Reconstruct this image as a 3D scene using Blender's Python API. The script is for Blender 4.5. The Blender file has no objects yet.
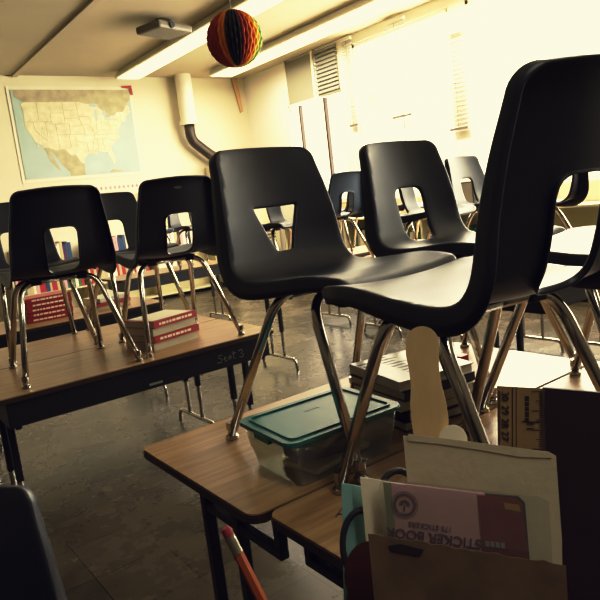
import bpy, bmesh, math, random
from mathutils import Vector, Matrix, noise
from mathutils.geometry import delaunay_2d_cdt
random.seed(7)
C = bpy.context.scene.collection
PI = math.pi
H = 1.39          # eye height

# ------------------------------------------------------------------ camera
YAW, PIT, ROL, FPX = math.radians(35.735), math.radians(9.21), math.radians(-6.666), 640.0
FW = Vector((math.sin(YAW)*math.cos(PIT), math.cos(YAW)*math.cos(PIT), -math.sin(PIT)))
RT0 = Vector((math.cos(YAW), -math.sin(YAW), 0)); UP0 = RT0.cross(FW)
RT = RT0*math.cos(ROL) + UP0*math.sin(ROL); UP = -RT0*math.sin(ROL) + UP0*math.cos(ROL)
cam = bpy.data.cameras.new('camera'); co = bpy.data.objects.new('camera', cam); C.objects.link(co)
co.matrix_world = Matrix(((RT.x, UP.x, -FW.x, 0), (RT.y, UP.y, -FW.y, 0), (RT.z, UP.z, -FW.z, H), (0, 0, 0, 1)))
cam.sensor_width = 36; cam.lens = 36*FPX/600; cam.clip_start = 0.02; cam.clip_end = 100
bpy.context.scene.camera = co

def ray(x, y): return FW + RT*((x-300)/FPX) - UP*((y-300)/FPX)
def on_plane(x, y, p0, n):
    """where the sight line through a measured point meets a card's own plane"""
    d = ray(x, y); o = Vector((0, 0, H)); return o + d*((p0-o).dot(n)/d.dot(n))

# ------------------------------------------------------------------ materials
def srgb(h):
    v = [int(h[i:i+2], 16)/255 for i in (0, 2, 4)]
    return tuple(((c+.055)/1.055)**2.4 if c > .04045 else c/12.92 for c in v) + (1,)
def mat(name, col, rough=.5, metal=0, spec=.5, var=0, scale=20, bump=0, bscale=200, coat=0, stretch=None, emit=None, es=0, sub=0):
    m = bpy.data.materials.new(name); m.use_nodes = True; nt = m.node_tree; N = nt.nodes; L = nt.links
    b = N['Principled BSDF']
    c = srgb(col) if isinstance(col, str) else col
    b.inputs['Base Color'].default_value = c; b.inputs['Roughness'].default_value = rough
    b.inputs['Metallic'].default_value = metal; b.inputs['Specular IOR Level'].default_value = spec
    b.inputs['Coat Weight'].default_value = coat
    if emit: b.inputs['Emission Color'].default_value = srgb(emit); b.inputs['Emission Strength'].default_value = es
    tc = N.new('ShaderNodeTexCoord'); mp = N.new('ShaderNodeMapping'); L.new(tc.outputs['Object'], mp.inputs[0])
    if stretch: mp.inputs['Scale'].default_value = stretch
    nz = N.new('ShaderNodeTexNoise'); nz.inputs['Scale'].default_value = scale; nz.inputs['Detail'].default_value = 5
    L.new(mp.outputs[0], nz.inputs[0])
    if var:
        r = N.new('ShaderNodeValToRGB'); r.color_ramp.elements[0].position = .3; r.color_ramp.elements[1].position = .7
        r.color_ramp.elements[0].color = tuple(x*(1-var) for x in c[:3])+(1,)
        r.color_ramp.elements[1].color = tuple(min(1, x*(1+var)) for x in c[:3])+(1,)
        L.new(nz.outputs[0], r.inputs[0]); L.new(r.outputs[0], b.inputs['Base Color'])
    if bump:
        n2 = N.new('ShaderNodeTexNoise'); n2.inputs['Scale'].default_value = bscale; L.new(mp.outputs[0], n2.inputs[0])
        bp = N.new('ShaderNodeBump'); bp.inputs['Strength'].default_value = bump; bp.inputs['Distance'].default_value = .002
        L.new(n2.outputs[0], bp.inputs['Height']); L.new(bp.outputs[0], b.inputs['Normal'])
    return m
def wood(name, c1, c2, scale=(1, 14, 14), rough=.32):
    m = bpy.data.materials.new(name); m.use_nodes = True; nt = m.node_tree; N = nt.nodes; L = nt.links
    b = N['Principled BSDF']; b.inputs['Roughness'].default_value = rough
    tc = N.new('ShaderNodeTexCoord'); mp = N.new('ShaderNodeMapping'); L.new(tc.outputs['Object'], mp.inputs[0])
    mp.inputs['Scale'].default_value = scale
    nz = N.new('ShaderNodeTexNoise'); nz.inputs['Scale'].default_value = 4; nz.inputs['Detail'].default_value = 8; nz.inputs['Distortion'].default_value = .6
    L.new(mp.outputs[0], nz.inputs[0])
    r = N.new('ShaderNodeValToRGB'); r.color_ramp.elements[0].position = .35; r.color_ramp.elements[1].position = .66
    r.color_ramp.elements[0].color = srgb(c1); r.color_ramp.elements[1].color = srgb(c2)
    L.new(nz.outputs[0], r.inputs[0]); L.new(r.outputs[0], b.inputs['Base Color'])
    return m
M = {}
M['plastic'] = mat('black_plastic', (.016, .018, .023, 1), .42, bump=.25, bscale=500)
M['plastic_blue_lit'] = mat('blue_lit_plastic', (.04, .06, .095, 1), .42, bump=.25, bscale=500)  # lit copy of the chair plastic, blue light put into its colour
M['chrome'] = mat('chrome', (.62, .6, .57, 1), .14, 1, var=.1, scale=8)
M['nickel'] = mat('nickel', (.5, .48, .44, 1), .25, 1)
M['laminate'] = wood('oak_laminate', '8d6f4d', 'ab8b63')
M['edge'] = mat('brown_edge_band', '3a2a1c', .4)
M['black_metal'] = mat('black_metal', (.012, .012, .014, 1), .4)
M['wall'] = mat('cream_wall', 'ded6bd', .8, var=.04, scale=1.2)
M['wall_glare'] = mat('glare_lightened_wall', 'f3efe2', .8); M['wall_darkened'] = mat('darkened_wall', '5b5344', .85)  # window glare lightens one colour; unseen walls are coloured darker to bounce less light
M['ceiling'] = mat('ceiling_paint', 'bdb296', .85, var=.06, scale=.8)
M['white'] = mat('white_enamel', 'f0ebd9', .35)
M['lens'] = mat('fixture_lens', 'f7f2e2', .4, emit='fff2cf', es=1.3)
M['cream'] = mat('cream_metal', 'cfc7a4', .5, var=.05, scale=3)
M['darkpipe'] = mat('dark_flue', '4a4038', .45, .4)
M['tan'] = mat('tan_wood', 'c9a878', .6, var=.1, stretch=(8, 8, 1))
M['paper'] = mat('white_paper', 'e6dfc8', .8, var=.03, scale=30)
M['env'] = mat('envelope_paper', 'bcb196', .85, var=.05, scale=60, bump=.15)
M['pages'] = mat('page_block', 'b9b09a', .85, var=.18, scale=60, stretch=(.3, .3, 20))
M['teal'] = mat('teal_plastic', '2a6f68', .38, bump=.1, bscale=60)
M['tealcard'] = mat('teal_card', '86b3b2', .7)
M['red'] = mat('red_cover', 'a03034', .4)
M['maroon'] = mat('maroon_cover', '2a1314', .6, var=.2, scale=40)
M['craft'] = mat('pale_craft_wood', 'c8ad80', .75, var=.08, scale=6, stretch=(20, 20, 1))
M['rulerwood'] = mat('ruler_wood', '8f7750', .5, var=.12, scale=6, stretch=(20, 20, 1))
M['ink'] = mat('dark_ink', '241a16', .7)
M['pink'] = mat('pink_card', 'c9a0a6', .6, var=.05, scale=40)
M['purple'] = mat('purple_ink', '5d2a50', .7)
M['yellow'] = mat('yellow_print', 'a8842e', .6)
M['bluewhite'] = mat('pale_print', '8f98a0', .6)
M['brownpaper'] = mat('brown_paper', '66523a', .85, var=.25, scale=30, bump=.4, bscale=40)
M['card'] = mat('dark_cardboard', '2a2018', .85, var=.15)
M['pencil'] = mat('orange_pencil_paint', 'a3522a', .4)
M['eraser'] = mat('pink_eraser', '8f2f38', .7)
M['ferrule'] = mat('aluminium_ferrule', (.6, .58, .5, 1), .3, 1)
M['grey'] = mat('grey_metal', '6f685a', .5)
M['greypane'] = mat('grey_blind', '98937f', .7)
M['louvre'] = mat('louvre_slat', 'a3a093', .6)
M['mullion'] = mat('dark_mullion', '3b2a20', .5)
M['green'] = mat('green_cover', '3f6a4a', .5)
M['blue'] = mat('blue_cover', '27406a', .5)
M['beige'] = mat('beige_cover', 'b9ad8d', .6)
M['ball_red'] = mat('tissue_red', 'a83e2a', .8); M['ball_orange'] = mat('tissue_orange', 'e0802f', .8)
M['ball_yellow'] = mat('tissue_yellow', 'f2cc52', .8); M['ball_green'] = mat('tissue_green', '529a58', .8)
M['ball_dark'] = mat('tissue_fold_shade', '23252b', .8)  # shade of the deep centre fold put into the colour
M['chalk'] = mat('chalk_mark', '8b8a86', .8)
M['trimpink'] = mat('pink_pattern', 'b88f86', .8, var=.3, scale=30)
M['dark_screen'] = mat('dark_casing', '17161a', .5)

# map paper colours
M['ocean'] = mat('map_ocean', 'a3b7b4', .55, var=.08, scale=3)
M['land'] = mat('map_land', 'd6ccab', .55, var=.16, scale=9)
M['land2'] = mat('map_neighbour', 'a89f80', .55, var=.2, scale=8)
M['lake'] = mat('map_lake', 'd8d6b8', .55)

def floor_mat():
    m = bpy.data.materials.new('tile_floor'); m.use_nodes = True; nt = m.node_tree; N = nt.nodes; L = nt.links; b = N['Principled BSDF']
    tc = N.new('ShaderNodeTexCoord')
    br = N.new('ShaderNodeTexBrick'); br.offset = 0; br.inputs['Scale'].default_value = 1/.3048/1
    br.inputs['Brick Width'].default_value = 1; br.inputs['Row Height'].default_value = 1; br.inputs['Mortar Size'].default_value = .006
    br.inputs['Color1'].default_value = srgb('62594a'); br.inputs['Color2'].default_value = srgb('4c4438'); br.inputs['Mortar'].default_value = srgb('2e2720')
    L.new(tc.outputs['Object'], br.inputs[0])
    nz = N.new('ShaderNodeTexNoise'); nz.inputs['Scale'].default_value = 2.6; nz.inputs['Detail'].default_value = 8; nz.inputs['Roughness'].default_value = .7
    L.new(tc.outputs['Object'], nz.inputs[0])
    r = N.new('ShaderNodeValToRGB'); r.color_ramp.elements[0].position = .3; r.color_ramp.elements[1].position = .75
    r.color_ramp.elements[0].color = (.35, .33, .31, 1); r.color_ramp.elements[1].color = (1.2, 1.15, 1.05, 1)
    L.new(nz.outputs[0], r.inputs[0])
    mx = N.new('ShaderNodeMixRGB'); mx.blend_type = 'MULTIPLY'; mx.inputs[0].default_value = .8
    L.new(br.outputs[0], mx.inputs[1]); L.new(r.outputs[0], mx.inputs[2]); L.new(mx.outputs[0], b.inputs['Base Color'])
    mr = N.new('ShaderNodeMapRange'); mr.inputs[3].default_value = .12; mr.inputs[4].default_value = .42
    L.new(nz.outputs[0], mr.inputs[0]); L.new(mr.outputs[0], b.inputs['Roughness'])
    n2 = N.new('ShaderNodeTexNoise'); n2.inputs['Scale'].default_value = 14; L.new(tc.outputs['Object'], n2.inputs[0])
    bp = N.new('ShaderNodeBump'); bp.inputs['Strength'].default_value = .07; bp.inputs['Distance'].default_value = .01
    L.new(n2.outputs[0], bp.inputs['Height']); L.new(bp.outputs[0], b.inputs['Normal'])
    return m
M['floor'] = floor_mat()
def glass_mat(name, col, mixf, rough=.05):
    m = bpy.data.materials.new(name); m.use_nodes = True; nt = m.node_tree; N = nt.nodes; L = nt.links
    N.remove(N['Principled BSDF']); out = N['Material Output']
    t = N.new('ShaderNodeBsdfTransparent'); t.inputs[0].default_value = col
    g = N.new('ShaderNodeBsdfGlossy'); g.inputs['Roughness'].default_value = rough; g.inputs[0].default_value = (1, 1, 1, 1)
    d = N.new('ShaderNodeBsdfDiffuse'); d.inputs[0].default_value = (.75, .75, .7, 1)
    ms0 = N.new('ShaderNodeMixShader'); ms0.inputs[0].default_value = .5; L.new(g.outputs[0], ms0.inputs[1]); L.new(d.outputs[0], ms0.inputs[2])
    ms = N.new('ShaderNodeMixShader'); ms.inputs[0].default_value = mixf
    L.new(t.outputs[0], ms.inputs[1]); L.new(ms0.outputs[0], ms.inputs[2]); L.new(ms.outputs[0], out.inputs[0])
    return m
M['pane'] = glass_mat('window_glass', (.97, .97, .95, 1), .03)
M['clear'] = glass_mat('clear_plastic', (.82, .82, .76, 1), .16, .15)
M['film'] = glass_mat('clear_film', (.9, .9, .88, 1), .1, .2)

# ------------------------------------------------------------------ mesh helpers
def link(name, me, parent=None, smooth=False):
    o = bpy.data.objects.new(name, me); C.objects.link(o)
    if parent: o.parent = parent
    if smooth:
        for p in me.polygons: p.use_smooth = True
    return o
def tag(o, label=None, cat=None, group=None, kind=None):
    if label: o['label'] = label
    if cat: o['category'] = cat
    if group: o['group'] = group
    if kind: o['kind'] = kind
    return o
def empty(name, loc, label, cat, rz=0, group=None):
    o = bpy.data.objects.new(name, None); C.objects.link(o); o.location = loc; o.rotation_euler = (0, 0, rz)
    o.empty_display_size = .05
    return tag(o, label, cat, group)
def fin(bm, name, m, parent=None, smooth=False, recalc=True, ang=None):
    if recalc: bmesh.ops.recalc_face_normals(bm, faces=bm.faces)
    me = bpy.data.meshes.new(name); bm.to_mesh(me); bm.free()
    for k in (m if isinstance(m, (list, tuple)) else [m]): me.materials.append(k)
    o = link(name, me, parent, smooth or ang is not None)
    if ang is not None and hasattr(me, 'set_sharp_from_angle'): me.set_sharp_from_angle(angle=math.radians(ang))
    return o
def box(bm, lo, hi, bev=0, mi=0):
    before = set(bm.faces)
    r = bmesh.ops.create_cube(bm, size=1)
    for v in r['verts']:
        v.co = Vector(((lo[i]+hi[i])/2 + v.co[i]*(hi[i]-lo[i]) for i in range(3)))
    if bev:
        bmesh.ops.bevel(bm, geom=list({e for v in r['verts'] for e in v.link_edges}), offset=bev, segments=2, affect='EDGES', profile=.5)
    if mi:
        for f in set(bm.faces)-before: f.material_index = mi
def boxo(name, lo, hi, m, parent=None, bev=0):
    bm = bmesh.new(); box(bm, lo, hi, bev); return fin(bm, name, m, parent)
def fillet(pts, rad, n=8):
    pts = [Vector(p) for p in pts]; out = [pts[0]]
    for i in range(1, len(pts)-1):
        a, b, c = pts[i-1], pts[i], pts[i+1]; u = (a-b); w = (c-b); r = min(rad, u.length*.48, w.length*.48)
        p, q = b+u.normalized()*r, b+w.normalized()*r
        for k in range(n+1):
            t = k/n; out.append(p*(1-t)**2 + b*2*t*(1-t) + q*t*t)
    out.append(pts[-1]); return out
def tube(bm, pts, rad, seg=12, caps=True):
    pts = [Vector(p) for p in pts]; n = len(pts); rings = []
    T = [(pts[min(i+1, n-1)]-pts[max(i-1, 0)]).normalized() for i in range(n)]
    ref = Vector((0, 0, 1)) if abs(T[0].z) < .9 else Vector((1, 0, 0))
    u = T[0].cross(ref).normalized()
    for i in range(n):
        u = (u - T[i]*u.dot(T[i])).normalized(); w = T[i].cross(u)
        r = rad[i] if isinstance(rad, (list, tuple)) else rad
        rings.append([bm.verts.new(pts[i]+(u*math.cos(2*PI*k/seg)+w*math.sin(2*PI*k/seg))*r) for k in range(seg)])
    for a, b in zip(rings, rings[1:]):
        for k in range(seg): bm.faces.new((a[k], a[(k+1) % seg], b[(k+1) % seg], b[k]))
    if caps: bm.faces.new(rings[0][::-1]); bm.faces.new(rings[-1])
def lathe(bm, prof, seg=20, at=(0, 0, 0)):
    rings = [[bm.verts.new((at[0]+r*math.cos(2*PI*k/seg), at[1]+r*math.sin(2*PI*k/seg), at[2]+z)) for k in range(seg)] for r, z in prof]
    for a, b in zip(rings, rings[1:]):
        for k in range(seg): bm.faces.new((a[k], a[(k+1) % seg], b[(k+1) % seg], b[k]))
    bm.faces.new(rings[0][::-1]); bm.faces.new(rings[-1])
def poly(bm, pts, mi=0):
    f = bm.faces.new([bm.verts.new(p) for p in pts]); f.material_index = mi; return f
def slab(bm, pts, off, mi=0):
    """closed prism: planar polygon pts, thickened by vector off"""
    a = [bm.verts.new(Vector(p)) for p in pts]; b = [bm.verts.new(Vector(p)+off) for p in pts]; n = len(a)
    fs = [bm.faces.new(a), bm.faces.new(b[::-1])]
    for i in range(n): fs.append(bm.faces.new((a[i], b[i], b[(i+1) % n], a[(i+1) % n])))
    for f in fs: f.material_index = mi
def rrect(x0, y0, x1, y1, r, n=5):
    out = []
    for cx, cy, a0 in ((x1-r, y1-r, 0), (x0+r, y1-r, 90), (x0+r, y0+r, 180), (x1-r, y0+r, 270)):
        for k in range(n+1):
            a = math.radians(a0+90*k/n); out.append((cx+r*math.cos(a), cy+r*math.sin(a)))
    return out
def text_mesh(name, s, size, m, parent, M4, extrude=.0002, align='CENTER', bold=0):
    cu = bpy.data.curves.new(name, 'FONT'); cu.body = s; cu.size = size; cu.extrude = extrude; cu.align_x = align; cu.align_y = 'CENTER'; cu.offset = bold
    t = bpy.data.objects.new('tmp', cu); C.objects.link(t); dg = bpy.context.evaluated_depsgraph_get(); dg.update()
    me = bpy.data.meshes.new_from_object(t.evaluated_get(dg)); bpy.data.objects.remove(t); bpy.data.curves.remove(cu)
    me.transform(M4); me.materials.clear(); me.materials.append(m); return link(name, me, parent)
def copy_tree(o, parent=None):
    c = o.copy(); C.objects.link(c)
    if parent: c.parent = parent
    for ch in list(o.children): copy_tree(ch, c)
    return c

# ------------------------------------------------------------------ school chair (local: feet on z=0, faces +Y)
PROFILE = [(.240, .428), (.236, .444), (.212, .455), (.12, .459), (.02, .448), (-.08, .440), (-.15, .447), (-.192, .480), (-.215, .535), (-.232, .61), (-.25, .69), (-.272, .765), (-.284, .797)]
def catmull(P, n):
    P = [Vector((p[0], p[1])) for p in P]; P = [P[0]*2-P[1]]+P+[P[-1]*2-P[-2]]; out = []
    for i in range(1, len(P)-2):
        for k in range(n):
            t = k/n; a, b, c, d = P[i-1:i+3]
            out.append(.5*((2*b)+(c-a)*t+(2*a-5*b+4*c-d)*t*t+(3*b-a-3*c+d)*t**3))
    out.append(P[-2]); return out
PC = catmull(PROFILE, 10); SA = [0]
for a, b in zip(PC, PC[1:]): SA.append(SA[-1]+(b-a).length)
ST = SA[-1]
DT = [(PC[min(i+1, len(PC)-1)]-PC[max(i-1, 0)]).normalized() for i in range(len(PC))]
def prof(s):
    if s > ST: return PC[-1]+DT[-1]*(s-ST), DT[-1]
    s = max(0, s)
    for i in range(len(SA)-1):
        if s <= SA[i+1]:
            t = (s-SA[i])/(SA[i+1]-SA[i]+1e-9); return PC[i].lerp(PC[i+1], t), DT[i].lerp(DT[i+1], t).normalized()
    return PC[-1], (PC[-1]-PC[-2]).normalized()
def lerpt(tab, x):
    for (a, b), (c, d) in zip(tab, tab[1:]):
        if x <= c: return b+(d-b)*max(0, (x-a))/(c-a)
    return tab[-1][1]
def s_of_z(z):      # back portion only
    for i in range(len(PC)-1, 0, -1):
        if PC[i].y <= z: return SA[i]
    return 0
HW = [(0, .185), (.05, .205), (.2, .21), (.38, .212), (.46, .210), (.55, .201), (.65, .189), (ST-.05, .172), (ST, .168)]
FL = [(0, .022), (.1, .028), (.3, .036), (.42, .042), (.5, .044), (.62, .036), (ST, .022)]
def half_width(s):      # smoothed so the shell edge runs fair
    return sum(lerpt(HW, s+d*.012) for d in range(-3, 4))/7
def surf(t, s):
    p, d = prof(s); w = half_width(s); q = (t/w)**2
    nrm = Vector((0, d.y, -d.x)) if True else None       # toward the sitter: up on the seat, forward on the back
    nrm = Vector((0, p.x, p.y)) * 0 + Vector((0, -(-d.y), -d.x))
    lift = .014*q if s < .42 else .014*q + .016*q*(lambda k: k*k*(3-2*k))(min(1, (s-.42)/.18))
    return Vector((t, p.x, p.y)) + nrm*lift, nrm
def shell_mesh(hole):
    # outline in (t, s), rounded corners
    R1, R2 = .04, .042; out = []
    def side(s): return half_width(s)
    ss = [R1 + (ST-R1-R2)*k/60 for k in range(61)]
    right = [(side(s), s) for s in ss]
    def corner(cx, cy, r, a0, a1, n=8): return [(cx+r*math.cos(math.radians(a0+(a1-a0)*k/n)), cy+r*math.sin(math.radians(a0+(a1-a0)*k/n))) for k in range(1, n)]
    wt, wb = side(ST-R2), side(R1)
    top = corner(wt-R2, ST-R2, R2, 0, 90) + [(x*(wt-R2)/6, ST+.012*(1-(x/6)**2)) for x in range(6, -7, -1)] + corner(-(wt-R2), ST-R2, R2, 90, 180)
    left = [(-x, s) for x, s in right[::-1]]
    bot = corner(-(wb-R1), R1, R1, 180, 270) + [(x*(wb-R1)/6, 0) for x in range(-6, 7)] + corner(wb-R1, R1, R1, 270, 360)
    outl = right+top+left+bot
    if hole == 'trap':
        z1, z0 = .647, .508; s1, s0 = s_of_z(z1), s_of_z(z0)
        cs = [(-.088, s1), (.088, s1), (.032, s0), (-.032, s0)]; rr = .014
    elif hole == 'arch':
        z1, z0 = .655, .466; s1, s0 = s_of_z(z1), s_of_z(z0)-.012
        cs = [(-.074, s1), (.074, s1), (.070, s0), (-.070, s0)]; rr = .046
    hl = []
    if hole:
        for i in range(4):
            a, b, c = [Vector(cs[(i+k) % 4]) for k in (-1, 0, 1)]
            p, q = b+(a-b).normalized()*rr, b+(c-b).normalized()*rr
            for k in range(7):
                t = k/6; v = p*(1-t)**2+b*2*t*(1-t)+q*t*t; hl.append((v.x, v.y))
        # subdivide long gaps
        h2 = []
        for i in range(len(hl)):
            a, b = Vector(hl[i]), Vector(hl[(i+1) % len(hl)]); n = max(1, int((b-a).length/.012))
            for k in range(n): h2.append(tuple(a.lerp(b, k/n)))
        hl = h2
    pts = list(outl); nO = len(outl); edges = [(i, (i+1) % nO) for i in range(nO)]
    edges += [(nO+i, nO+(i+1) % len(hl)) for i in range(len(hl))]; pts += hl
    def inside(p, pl):
        c = False; j = len(pl)-1
        for i in range(len(pl)):
            if (pl[i][1] > p[1]) != (pl[j][1] > p[1]) and p[0] < (pl[j][0]-pl[i][0])*(p[1]-pl[i][1])/(pl[j][1]-pl[i][1])+pl[i][0]: c = not c
            j = i
        return c
    def near(p, pl, d): return any((p[0]-a[0])**2+(p[1]-a[1])**2 < d*d for a in pl)
    g = .0125
    for i in range(-19, 20):
        for j in range(0, int((ST+.02)/g)+1):
            p = (i*g, j*g+.004)
            if inside(p, outl) and not near(p, outl, .0075) and not (hl and (inside(p, hl) or near(p, hl, .007))): pts.append(p)
    vo, _, fo, _, _, _ = delaunay_2d_cdt([Vector(p) for p in pts], edges, [], 0, 1e-6)
    bm = bmesh.new(); V = []
    for v in vo: V.append(bm.verts.new(surf(v.x, v.y)[0]))
    for f in fo:
        c = (sum(vo[i].x for i in f)/len(f), sum(vo[i].y for i in f)/len(f))
        if not inside(c, outl) or (hl and inside(c, hl)): continue
        try: bm.faces.new([V[i] for i in f])
        except ValueError: pass
    for v in list(bm.verts):
        if not v.link_faces: bm.verts.remove(v)
    # rims
    def rim(loop, r, depthf, outward):
        n = len(loop); base = []
        for i, (t, s) in enumerate(loop):
            P, N = surf(t, s)
            best = min((v for v in bm.verts if v.is_boundary), key=lambda v: (v.co-P).length_squared) if False else None
            base.append((P, N))
        cen = sum((Vector(p) for p in loop), Vector((0, 0)))/n
        prev = [bm.verts.new(P) for P, N in base]
        rings = [prev]
        area = sum(loop[i][0]*loop[(i+1) % n][1]-loop[(i+1) % n][0]*loop[i][1] for i in range(n))
        sgn = (1 if area > 0 else -1)*outward
        for a, dd in ((30, 0), (60, 0), (90, 0), (90, .5), (90, 1)):
            ring = []
            for i, (t, s) in enumerate(loop):
                a0, a1 = Vector(loop[i-1]), Vector(loop[(i+1) % n]); tg = (a1-a0).normalized(); o2 = Vector((tg.y, -tg.x))*sgn
                P, N = base[i]
                _, d = prof(s); O = (Vector((1, 0, 0))*o2.x + Vector((0, d.x, d.y))*o2.y).normalized()
                O = (O - N*O.dot(N)).normalized()
                ra = math.radians(a); dep = depthf(s)
                ring.append(bm.verts.new(P + O*r*math.sin(ra) - N*(r*(1-math.cos(ra))+dep*dd) + O*dep*dd*.12*(outward)))
            rings.append(ring)
        for A, B in zip(rings, rings[1:]):
            for i in range(n): bm.faces.new((A[i], A[(i+1) % n], B[(i+1) % n], B[i]))
    rim(outl, .008, lambda s: lerpt(FL, s), 1)
    if hl: rim(hl, .005, lambda s: .010, -1)
    bmesh.ops.remove_doubles(bm, verts=bm.verts, dist=3e-4)
    bmesh.ops.recalc_face_normals(bm, faces=bm.faces)
    # make sure the seat faces up
    bm.faces.ensure_lookup_table()
    up = sum(f.normal.z for f in bm.faces if f.calc_center_median().z < .47 and abs(f.calc_center_median().x) < .15)
    if up < 0: bmesh.ops.reverse_faces(bm, faces=bm.faces)
    return bm
def build_shell(hole, m, parent):
    o = fin(shell_mesh(hole), 'seat_shell', m, parent, smooth=True, recalc=False)
    so = o.modifiers.new('thickness', 'SOLIDIFY'); so.thickness = .0045; so.offset = -1; return o
RY, FY = -.245, .245
def leg_parts(parent, FXS):
    for sx in (-1, 1):
        for sy, fy, ty in ((-1, RY, -.055), (1, FY, .075)):
            foot = Vector((sx*FXS[sy], fy, .014)); top = Vector((sx*.165, ty, .415)); mid = Vector((0, ty+.0, .418))
            bm = bmesh.new(); tube(bm, fillet([foot, top, mid], .075, 10), .0132, 14); lg = fin(bm, 'leg', M['chrome'], parent, smooth=True)
            g = bmesh.new(); lathe(g, [(.017, 0), (.019, .003), (.018, .010), (.010, .014), (.0095, .026), (.0140, .030), (.0138, .05)], 16, (sx*FXS[sy], fy, 0))
            gl = fin(g, 'foot_glide', M['nickel'], lg, ang=35)
    bm = bmesh.new()
    for sx in (-1, 1):
        box(bm, (sx*.10-.018, -.10, .4265), (sx*.10+.018, .12, .4335), .002)
        if sx > 0: box(bm, (-.10, -.02, .427), (.10, .03, .433), .001)
        for y in (-.055, .075): box(bm, (sx*.10-.022, y-.018, .402), (sx*.10+.022, y+.018, .432), .003)
    fin(bm, 'seat_frame', M['black_metal'], parent)
GC = 'school chairs set up on the tables'
protos = {}
def make_chair(hole, m, FXS={-1: .245, 1: .215}):
    t = empty('school_chair', (0, 0, 0), '', 'chair', group=GC)
    build_shell(hole, m, t); leg_parts(t, FXS); return t
protos['trap'] = make_chair('trap', M['plastic']); protos['arch'] = make_chair('arch', M['plastic']); protos['blue'] = make_chair('arch', M['plastic_blue_lit']); protos['narrow'] = make_chair('arch', M['plastic'], {-1: .185, 1: .205}); protos['trap'].rotation_mode = 'XYZ'
used = set()
def chair(kind, x, y, z, rz, label, group=GC):
    o = protos[kind] if kind not in used else copy_tree(protos[kind]); used.add(kind)
    o.location = (x, y, z); o.rotation_euler = (0, 0, rz); o['label'] = label; o['group'] = group; return o

# ------------------------------------------------------------------ two-student table (local: centre of top, floor z=0)
TL, TD, TH = 1.37, .605, .73
def make_table():
    t = empty('school_table', (0, 0, 0), '', 'table', group='two-seat school tables')
    x, y = TL/2, TD/2
    bm = bmesh.new(); pts = rrect(-x+.003, -y+.003, x-.003, y-.003, .03, 6)
    slab(bm, [(p[0], p[1], TH) for p in pts], Vector((0, 0, -.004))); fin(bm, 'tabletop', M['laminate'], t)
    bm = bmesh.new(); pts = rrect(-x, -y, x, y, .032, 6)
    slab(bm, [(p[0], p[1], TH-.004) for p in pts], Vector((0, 0, -.020)))
    bmesh.ops.bevel(bm, geom=[e for e in bm.edges if abs(e.verts[0].co.z-e.verts[1].co.z) < 1e-5], offset=.004, segments=2, affect='EDGES'); fin(bm, 'edge_band', M['edge'], t)
    bm = bmesh.new()                                              # book box under the top
    z1, z0 = TH-.024, TH-.13
    box(bm, (-x+.05, -y+.012, z0), (x-.05, -y+.02, z1), .002); box(bm, (-x+.05, -y+.012, z0), (x-.05, y-.10, z0+.004))
    box(bm, (-x+.05, -y+.012, z0), (-x+.056, y-.10, z1)); box(bm, (x-.056, -y+.012, z0), (x-.05, y-.10, z1)); box(bm, (-.003, -y+.012, z0), (.003, y-.10, z1))
    fin(bm, 'book_box', M['black_metal'], t)
    for sx in (-1, 1):
        lx = sx*(x-.085)
        bm = bmesh.new(); box(bm, (lx-.014, -.20, TH-.045), (lx+.014, .20, TH-.022), .003); box(bm, (lx-.012, -.28, .585), (lx+.012, .075, .607), .002); box(bm, (lx-.012, -.28, .607), (lx+.012, -.258, TH-.022), .002)
        fin(bm, 'crossbar', M['black_metal'], t)
        for sy in (-1, 1):
            bm = bmesh.new(); box(bm, (lx-.015, sy*.085-.015, .30), (lx+.015, sy*.085+.015, TH-.10), .004); lg = fin(bm, 'leg', M['black_metal'], t)
            bm = bmesh.new(); tube(bm, [(lx, sy*.085, .075), (lx, sy*.085, .305)], .0125, 12); fin(bm, 'leg_insert', M['chrome'], lg, ang=40)
        bm = bmesh.new(); tube(bm, fillet([(lx, -.25, .002), (lx, -.235, .085), (lx, .235, .085), (lx, .25, .002)], .05, 8), .0125, 12)
        fin(bm, 'foot_rail', M['chrome'], t, ang=50)
    return t
tproto = make_table(); tproto.location = (0, 0, 0); tused = []
def table(x0, y0, label, rz=0, box=True):
    o = tproto if not tused else copy_tree(tproto)
    if not box:
        for ch in list(o.children):
            if ch.name.startswith('book_box'): bpy.data.objects.remove(ch)
    tused.append(1)
    o.location = (x0+TL/2, y0+TD/2, 0); o.rotation_euler = (0, 0, rz); o['label'] = label; o['group'] = 'two-seat school tables'; return o

# near block
# left block
LT = table(.41, 2.715, 'front table of the left block, black apron with a chalk scribble, four books on it')
table(.41, 3.325, 'rear table of the left block, pushed against the scribbled table from behind')
# blocks further back
table(.60, 4.45, 'distant table at the left edge carrying the stack of red books')
table(2.80, 4.10, 'middle-distance table carrying the two chairs just right of centre')
table(4.165, 5.00, 'farthest table in the centre, toward the windows')
table(4.20, 4.10, 'table beside the middle-distance table, nearer the windows')
table(2.40, 6.52, 'farthest left table in front of the low bookcase at the back wall')
table(3.02, 2.62, 'rear table of the right-hand block, under the chairs nearest the windows')
table(3.05, 2.00, 'front table of the right-hand block, seen under the right foreground seat')
table(.615, 1.122, 'oak-laminate school table carrying the teal-lidded bin and large central chair', 0, False)
table(.645, .512, 'oak-laminate school table in the right foreground under the nearest chair', PI, False)

T = TH+.0005
# chairs: near block
chair('trap', 1.085, 1.325, T, PI+math.radians(3), 'large black chair in the centre with an inverted trapezoid hole in its back')
chair('arch', 1.69, 1.385, T, PI-math.radians(1), 'black chair with an arched hole in its back, standing right of the trapezoid-hole chair')
chair('narrow', 1.004, .805, T, math.radians(-4), 'nearest black chair at right, seen from behind with its pale lit seat pointing left')
chair('arch', 1.60, .87, T, math.radians(-4), 'black chair at the right edge whose seat shows through the hole of the nearest chair')
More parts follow.
